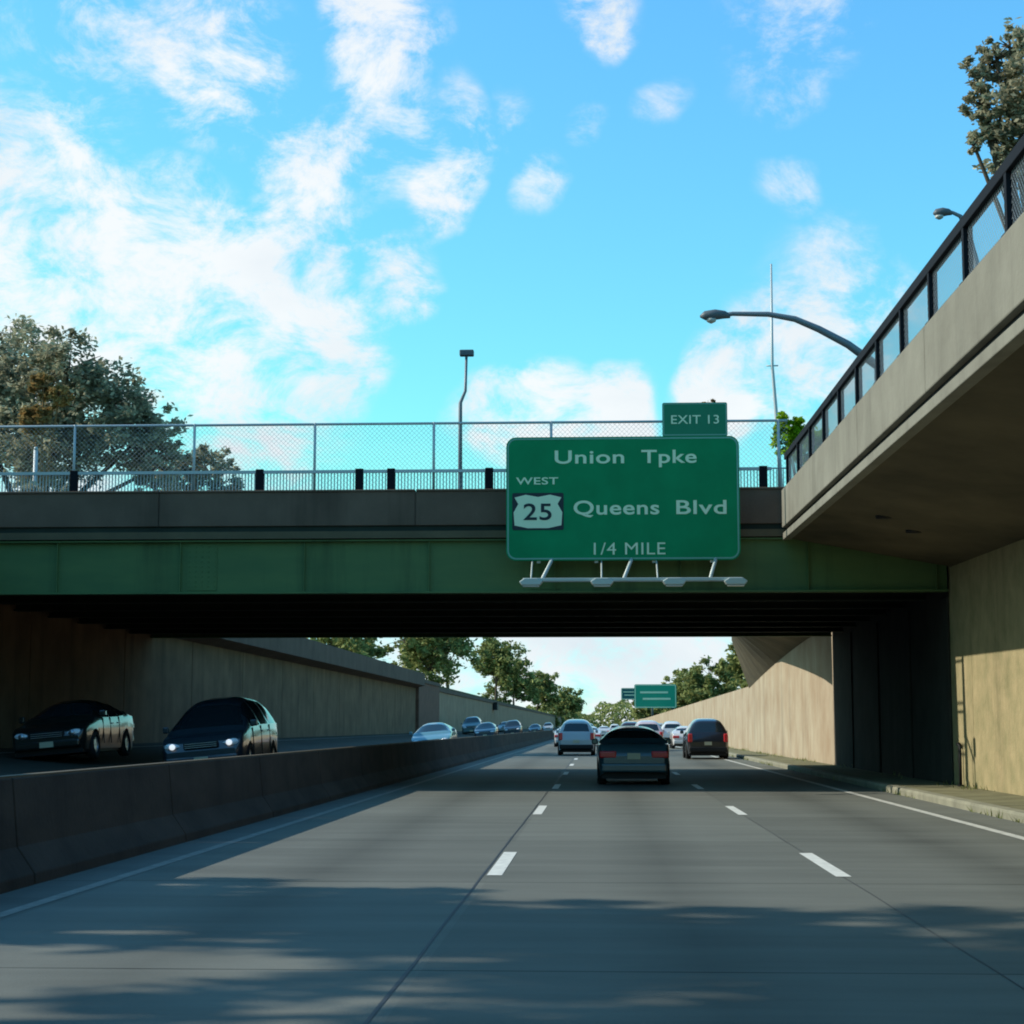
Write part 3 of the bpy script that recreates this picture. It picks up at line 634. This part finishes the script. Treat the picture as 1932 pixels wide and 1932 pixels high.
# ------------------------------------------------------------------ vehicles
def interp(pts, s): 
    xs, ys = zip(*pts); return np.interp(s, xs, ys)
TYPES = {
 'sedan': dict(L=4.7, W=1.82, belt=[(-2.35,.62),(-2.33,.80),(-2.22,.99),(-1.6,1.04),(-.5,.98),(1.1,.95),(1.9,.82),(2.22,.70),(2.33,.58),(2.35,.52)],
               roof=[(-1.95,.9),(-1.75,1.05),(-1.0,1.40),(-.4,1.46),(.15,1.45),(.5,1.38),(1.35,.97),(1.5,.85)], win=[(-1.25,-.72),(-.62,.08),(.17,.78)], ax=(-1.38,1.42), wr=.32, rearw=(-1.70,-1.14), frontw=(.5,1.3)),
 'suv':   dict(L=4.6, W=1.88, belt=[(-2.3,.60),(-2.28,.95),(-2.2,1.10),(-1.6,1.12),(0,1.10),(1.15,1.08),(1.9,.98),(2.15,.86),(2.28,.66),(2.3,.58)],
               roof=[(-2.23,1.0),(-2.15,1.2),(-1.88,1.66),(-1.5,1.76),(-.4,1.80),(.2,1.77),(.55,1.68),(1.3,1.10),(1.5,.95)], win=[(-1.82,-1.08),(-.98,-.12),(-.02,.86)], ax=(-1.35,1.38), wr=.36, rearw=(-2.17,-1.9), frontw=(.55,1.25)),
 'van':   dict(L=4.9, W=1.95, belt=[(-2.45,.60),(-2.43,1.0),(-2.35,1.15),(-1.6,1.15),(0,1.12),(1.4,1.05),(2.1,.92),(2.33,.78),(2.43,.62),(2.45,.55)],
               roof=[(-2.4,1.0),(-2.3,1.25),(-2.1,1.72),(-1.7,1.82),(-.4,1.86),(.35,1.80),(.75,1.70),(1.65,1.10),(1.8,.95)], win=[(-2.0,-1.05),(-.95,.05),(.15,1.15)], ax=(-1.5,1.5), wr=.34, rearw=(-2.3,-2.12), frontw=(.8,1.6)),
}
CACHE = {}
def car_meshes(ty, hi=True):
    if (ty, hi) in CACHE: return CACHE[(ty, hi)]
    T = TYPES[ty]; TB = .44 if ty == 'sedan' else .30; PX = 3.2 if ty == 'sedan' else 4.6; L, Wd = T['L'], T['W']; n = 121 if hi else 61
    s = np.linspace(-L/2, L/2, n); zh = interp(T['belt'], s); zr = interp(T['roof'], s)
    zr = np.where((s < T['roof'][0][0]) | (s > T['roof'][-1][0]), zh, zr)
    def smo(a, k): p = np.pad(a, k, mode='edge'); return np.convolve(p, np.ones(2*k+1)/(2*k+1), 'valid')
    k = 2 if hi else 1
    zh = smo(zh, 1); zr = np.maximum(smo(zr, k), zh+.012)
    q = np.abs(s)/(L/2); hw = Wd/2*(1-.05*q**4-.13*np.clip((q-.9)/.1, 0, 1)**2)
    cols = []; NL, NU = 9, 16; V = []
    for i in range(n):
        zb = .22+.10*max(0, (q[i]-.88)/.12); row = []
        for j in range(NL):
            t = j/NL; z = zb+(zh[i]-zb)*t; y = hw[i]*(.93+.07*math.sin(math.pi*min(1, t*1.15)*.5+.0)*1.0) if t < .7 else hw[i]*(1-.02*(t-.7)/.3)
            row.append((y, z))
        bw = hw[i]*.975; hc = zr[i]-zh[i]
        for j in range(NU+1):
            th = (j/NU)*math.pi/2; pw = 2/(PX if hc > .15 else 5)
            y = bw*math.cos(th)**pw if j < NU else 0.0; z = zh[i]+hc*math.sin(th)**pw
            y *= (1-TB*max(0, (z-zh[i]))/.62); row.append((y, z))
        V.append(row)
    m = NL+NU+1
    full = []
    for i in range(n):
        r = V[i]; ring = [(y, s[i], z) for y, z in r]+[(-y, s[i], z) for y, z in r[-2::-1]]; full.append([list(p) for p in ring])
    mm = len(full[0])
    # wheel arches
    for ax in T['ax']:
        for i in range(n):
            for j in range(mm):
                p = full[i][j]; d = math.hypot(p[1]-ax, p[2]-T['wr']); ra = T['wr']+.05
                if (j < NL or j >= mm-NL) and 1e-6 < d and abs(d-ra) < .045: p[1] = ax+(p[1]-ax)*ra/d; p[2] = T['wr']+(p[2]-T['wr'])*ra/d
    verts = [tuple(p) for r in full for p in r]; faces = dict(body=[], windshield=[], rear_window=[])
    for w in range(len(T['win'])): faces['sideL%d' % w] = []; faces['sideR%d' % w] = []
    for i in range(n-1):
        for j in range(mm-1):
            f = (i*mm+j, i*mm+j+1, (i+1)*mm+j+1, (i+1)*mm+j); c = [sum(verts[k][a] for k in f)/4 for a in range(3)]
            if min(math.hypot(c[1]-ax, c[2]-T['wr']) for ax in T['ax']) < T['wr']+.045 and (j < NL or j >= mm-1-NL): continue
            hc = (zr[i]+zr[i+1]-zh[i]-zh[i+1])/2; key = 'body'
            if hc > .12:
                u = (c[2]-(zh[i]+zh[i+1])/2)/hc; half = hw[i]*.975*(1-TB*hc/.62)
                for w, (a0, a1) in enumerate(T['win']):
                    slack = .0
                    if a0 < c[1] < a1 and .10 < u < .84 and abs(c[0]) > half*.7 and hc > .3: key = ('sideR%d' if c[0] > 0 else 'sideL%d') % w
                if T['frontw'][0] < c[1] < T['frontw'][1] and abs(c[0]) < half*.93 and u > .55: key = 'windshield'
                if T['rearw'][0] < c[1] < T['rearw'][1] and abs(c[0]) < half*.80 and (u > .55 if ty == 'sedan' else u > .45): key = 'rear_window'
            faces[key].append(f)
    faces['body'] += [tuple(range(mm-1, -1, -1)), tuple(range((n-1)*mm, n*mm)), ] 
    out = {}
    for kk, fs in faces.items():
        if not fs: continue
        used = sorted({v for f in fs for v in f}); idx = {v: a for a, v in enumerate(used)}
        me = bpy.data.meshes.new(kk); me.from_pydata([verts[v] for v in used], [], [tuple(idx[v] for v in f) for f in fs])
        me.polygons.foreach_set('use_smooth', [len(p.vertices) == 4 for p in me.polygons]); me.update(); out[kk] = me
    CACHE[(ty, hi)] = out; return out
def wheel_mesh(r):
    key = ('w', r)
    if key in CACHE: return CACHE[key]
    def lathe(prof, n=28):
        vs = [(x, rr*math.cos(2*math.pi*k/n), rr*math.sin(2*math.pi*k/n)) for x, rr in prof for k in range(n)]
        fs = [(i*n+k, i*n+(k+1)%n, (i+1)*n+(k+1)%n, (i+1)*n+k) for i in range(len(prof)-1) for k in range(n)]; return vs, fs
    a = bpy.data.meshes.new('tyre'); v, f = lathe([(-.10,r*.62),(-.11,r*.9),(-.08,r),(.08,r),(.11,r*.9),(.10,r*.62),(.06,r*.6)]); a.from_pydata(v, [], f); a.materials.append(M['tyre']); a.polygons.foreach_set('use_smooth', [True]*len(f))
    c = bpy.data.meshes.new('rim'); v, f = lathe([(.09,r*.63),(.07,r*.58),(.035,r*.55),(.03,r*.50)])
    nb = len(v); n = 28
    for k in range(5):                              # five spokes
        a0 = 2*math.pi*k/5
        for (rr0, w0, rr1, w1) in ((.03, .26, r*.6, .10),):
            pts = []
            for rr, w in ((.02, .5), (r*.58, .16)):
                for sgn in (-1, 1): pts.append((.075, rr*math.cos(a0)-sgn*w*r*.5*math.sin(a0), rr*math.sin(a0)+sgn*w*r*.5*math.cos(a0)))
            b0 = len(v); v += pts; f.append((b0, b0+1, b0+3, b0+2))
    b0 = len(v); v += [(.055, r*.55*math.cos(2*math.pi*k/16), r*.55*math.sin(2*math.pi*k/16)) for k in range(16)]; f.append(tuple(range(b0, b0+16)))
    c.from_pydata(v, [], f); c.materials.append(M['rim']); c.update()
    CACHE[key] = (a, c); return CACHE[key]
def car(name, ty, x, y, toward, col, label, cat='car', group=None, lit=False, rz=0, hi=True, glass=None):
    T = TYPES[ty]; z = oz(x)+.004 if x < -5.8 else .0
    e = empty(name, (x,y,z), label, cat, group, (math.pi if toward else 0)+rz)
    if x < -5.8: e.rotation_euler.y = (-1 if not toward else 1)*-math.atan(.09)*-1
    p_ = paint(name+' paint', col)
    for kk, me in car_meshes(ty, hi).items():
        me = me.copy(); nm = 'side_window' if kk.startswith('side') else kk
        o = bpy.data.objects.new(nm, me); me.name = nm; COL.objects.link(o); o.parent = e
        me.materials.clear(); me.materials.append(p_ if kk == 'body' else M['glass'])
    L, Wd, r = T['L'], T['W'], T['wr']; body_mb = MB(); body_mb.box(-Wd/2+.12,Wd/2-.12,-L/2+.15,L/2-.15,.16,.60); body_mb.build('underbody', M['trim'], e)
    ty_, ri = wheel_mesh(r)
    for ax in T['ax']:
        for sgn in (-1, 1):
            w = bpy.data.objects.new('wheel', None); COL.objects.link(w); w.parent = e; w.location = (sgn*(Wd/2-.115), ax, r); w.rotation_euler = (0, 0, 0 if sgn > 0 else math.pi)
            for me in (ty_, ri): q = bpy.data.objects.new(me.name.split('.')[0], me); COL.objects.link(q); q.parent = w
    hb = interp(T['belt'], L/2-.25); rb = interp(T['belt'], -L/2+.1)
    for sgn in (-1, 1):
        xx = sgn*(Wd/2-.30)
        b = MB(); ns, nr = 16, 8; cx_, cz_ = xx, hb-.125
        vs = [(cx_+.19*math.sin(math.pi*a/nr)*math.cos(2*math.pi*c/ns), L/2-.12+.11*math.cos(math.pi*a/nr), cz_+(.085+.03*sgn*math.cos(2*math.pi*c/ns))*math.sin(math.pi*a/nr)*math.sin(2*math.pi*c/ns)) for a in range(nr+1) for c in range(ns)]
        b.add(vs, [(a*ns+c, a*ns+(c+1)%ns, (a+1)*ns+(c+1)%ns, (a+1)*ns+c) for a in range(nr) for c in range(ns)], True); o = b.build('headlight', M['head'], e)
        if lit or hi:
            b = MB(); b.tube([(cx_-.02*sgn,L/2-.02,cz_),(cx_-.02*sgn,L/2+.012,cz_)], .068, 14); b.build('bulb', M['headon'] if lit else M['rim'], o)
        if ty == 'sedan': b = MB(); b.box(sgn*(Wd/2-.27)-.21,sgn*(Wd/2-.27)+.21,-L/2-.012,-L/2+.2,rb-.27,rb-.10)
        else: b = MB(); b.box(sgn*(Wd/2-.16)-.09,sgn*(Wd/2-.16)+.09,-L/2-.012,-L/2+.25,rb-.35,rb+.02)
        b.build('taillight', M['tail'], e, bevel=.035, seg=3)
        b = MB(); b.box(sgn*(Wd/2+.02)-.02,sgn*(Wd/2+.14),T['frontw'][1]-.38,T['frontw'][1]-.24,interp(T['belt'],T['frontw'][1]-.3)+.02,interp(T['belt'],T['frontw'][1]-.3)+.17) if sgn > 0 else b.box(-(Wd/2+.14),-(Wd/2),T['frontw'][1]-.38,T['frontw'][1]-.24,interp(T['belt'],T['frontw'][1]-.3)+.02,interp(T['belt'],T['frontw'][1]-.3)+.17)
        if sgn < 0:
            b = MB(); b.box(-(Wd/2+.14),-(Wd/2-.02),T['frontw'][1]-.38,T['frontw'][1]-.24,interp(T['belt'],T['frontw'][1]-.3)+.02,interp(T['belt'],T['frontw'][1]-.3)+.17)
        b.build('wing_mirror', p_, e, bevel=.03)
    b = MB(); b.box(-.16,.16,-L/2-.02,-L/2+.02,rb-.30,rb-.15) if ty == 'sedan' else b.box(-.16,.16,-L/2-.02,-L/2+.02,.62,.77); b.build('licence_plate', M['plate'], e)
    b = MB(); b.box(-Wd/2+.10,Wd/2-.10,-L/2-.05,-L/2+.2,.32,.54); b.build('bumper', p_ if ty == 'sedan' else M['trim'], e, bevel=.05, seg=3)
    b = MB(); b.box(-Wd/2+.14,Wd/2-.14,L/2-.2,L/2+.04,.30,.48); b.build('bumper', p_, e, bevel=.05, seg=3)
    b = MB(); b.box(-.40,.40,L/2-.1,L/2+.012,hb-.20,hb-.06); gq = b.build('grille', M['trim'], e, bevel=.02)
    b = MB()
    for q in range(3): b.box(-.37,.37,L/2+.010,L/2+.020,hb-.185+q*.045,hb-.172+q*.045)
    b.build('grille_bar', M['rim'], gq)
    b = MB(); b.box(-.16,.16,L/2+.035,L/2+.052,.33,.46); b.build('licence_plate', M['plate'], e)
    if hi:
        for sgn in (-1, 1):                       # door seams and handles
            for sy in (T['win'][0][1]+.03, T['win'][1][1]+.04, T['win'][-1][1]-.02):
                b = MB(); b.box(sgn*(Wd/2-.01)-.012, sgn*(Wd/2-.01)+.012, sy-.006, sy+.006, .34, interp(T['belt'], sy)-.02); b.build('door_seam', M['trim'], e)
            for sy in (T['win'][0][1]+.12, T['win'][1][1]-.02-.08):
                b = MB(); b.box(sgn*(Wd/2+.005)-.018, sgn*(Wd/2+.005)+.018, sy-.09, sy+.09, interp(T['belt'], sy)-.17, interp(T['belt'], sy)-.14); b.build('door_handle', M['rim'], e, bevel=.008)
    return e
ga, go = 'cars ahead on our carriageway', 'oncoming cars beyond the barrier'
def gx(x, Y): return P(x, 1420, Y).x
car('sedan_car', 'sedan', gx(1196,44.6), 47.0, False, (.030,.075,.092), 'dark teal sedan directly ahead, in the overpass shadow', group=ga)
car('suv_car', 'suv', gx(1088,91), 92, False, (.36,.40,.43), 'silver-grey SUV in the left lane just beyond the overpass', group=ga)
car('suv_car', 'suv', gx(1333,81), 82, False, (.012,.010,.012), 'black SUV in the right lane beside the sunlit wall', group=ga)
car('suv_car', 'suv', gx(1222,108), 109, False, (.55,.45,.46), 'pinkish white SUV ahead, its roof above the dark sedan', group=ga, hi=False)
car('van_car', 'van', gx(1268,148), 149, False, (.62,.63,.66), 'white van in the distance left of the black SUV', 'van', group=ga, hi=False)
car('sedan_car', 'sedan', gx(1112,135), 136, False, (.50,.55,.56), 'pale sedan farther ahead of the silver-grey SUV', group=ga, hi=False)
car('sedan_car', 'sedan', gx(1172,175), 176, False, (.03,.03,.035), 'distant dark sedan in the middle lane', group=ga, hi=False)
car('suv_car', 'suv', gx(1247,215), 216, False, (.25,.27,.3), 'distant grey SUV under the far green sign', group=ga, hi=False)
car('sedan_car', 'sedan', gx(1140,240), 241, False, (.5,.5,.52), 'farthest pale sedan near where the road vanishes', group=ga, hi=False)
for xx, Y, c, ty, w in ((1070,128,(.42,.46,.48),'sedan','light grey sedan half hidden behind the silver-grey SUV'),(1190,135,(.05,.03,.03),'suv','dark maroon SUV showing over the roof of the dark teal sedan'),
        (1293,118,(.6,.58,.57),'sedan','white sedan just left of the black SUV'),(1317,165,(.3,.36,.33),'suv','grey-green SUV past the black SUV in the right lane'),(1290,205,(.55,.56,.58),'van','distant pale van under the trees in the right lane'),
        (1210,190,(.58,.6,.6),'sedan','distant white sedan straight beyond the overpass'),(1108,205,(.06,.07,.09),'suv','distant dark SUV in the left lane'),(1160,300,(.6,.6,.6),'suv','tiny white SUV on the horizon')):
    car(ty+'_car', ty, gx(xx, Y), Y+1, False, c, w, group=ga, hi=False)
car('minivan', 'van', -9.0, 43.2, True, (.018,.030,.040), 'dark blue minivan oncoming on the left with both headlights lit', 'minivan', group=go, lit=True)
car('sedan_car', 'sedan', -12.7, 43.5, True, (.012,.015,.013), 'black sedan at the left edge, its windscreen catching light', group=go)
car('sedan_car', 'sedan', -7.5, 83, True, (.10,.22,.26), 'teal-blue oncoming sedan showing above the barrier before the brownish pier', group=go)
for x, y, c, ty, w in ((-9.3,150,(.03,.035,.05),'sedan','dark oncoming sedan behind the teal-blue one'),(-9.2,195,(.015,.02,.03),'suv','black oncoming SUV in the middle distance'),
                   (-12.4,178,(.06,.12,.13),'suv','dark teal oncoming SUV beside the pale far wall'),(-12.4,240,(.2,.24,.25),'sedan','grey oncoming sedan far off near the wall'),(-9.2,262,(.03,.03,.04),'sedan','small dark oncoming sedan, farthest but one'),
                   (-9.2,330,(.3,.33,.35),'suv','farthest pale oncoming SUV')):
    car(ty+'_car', ty, x, y, True, c, w, group=go, hi=False)
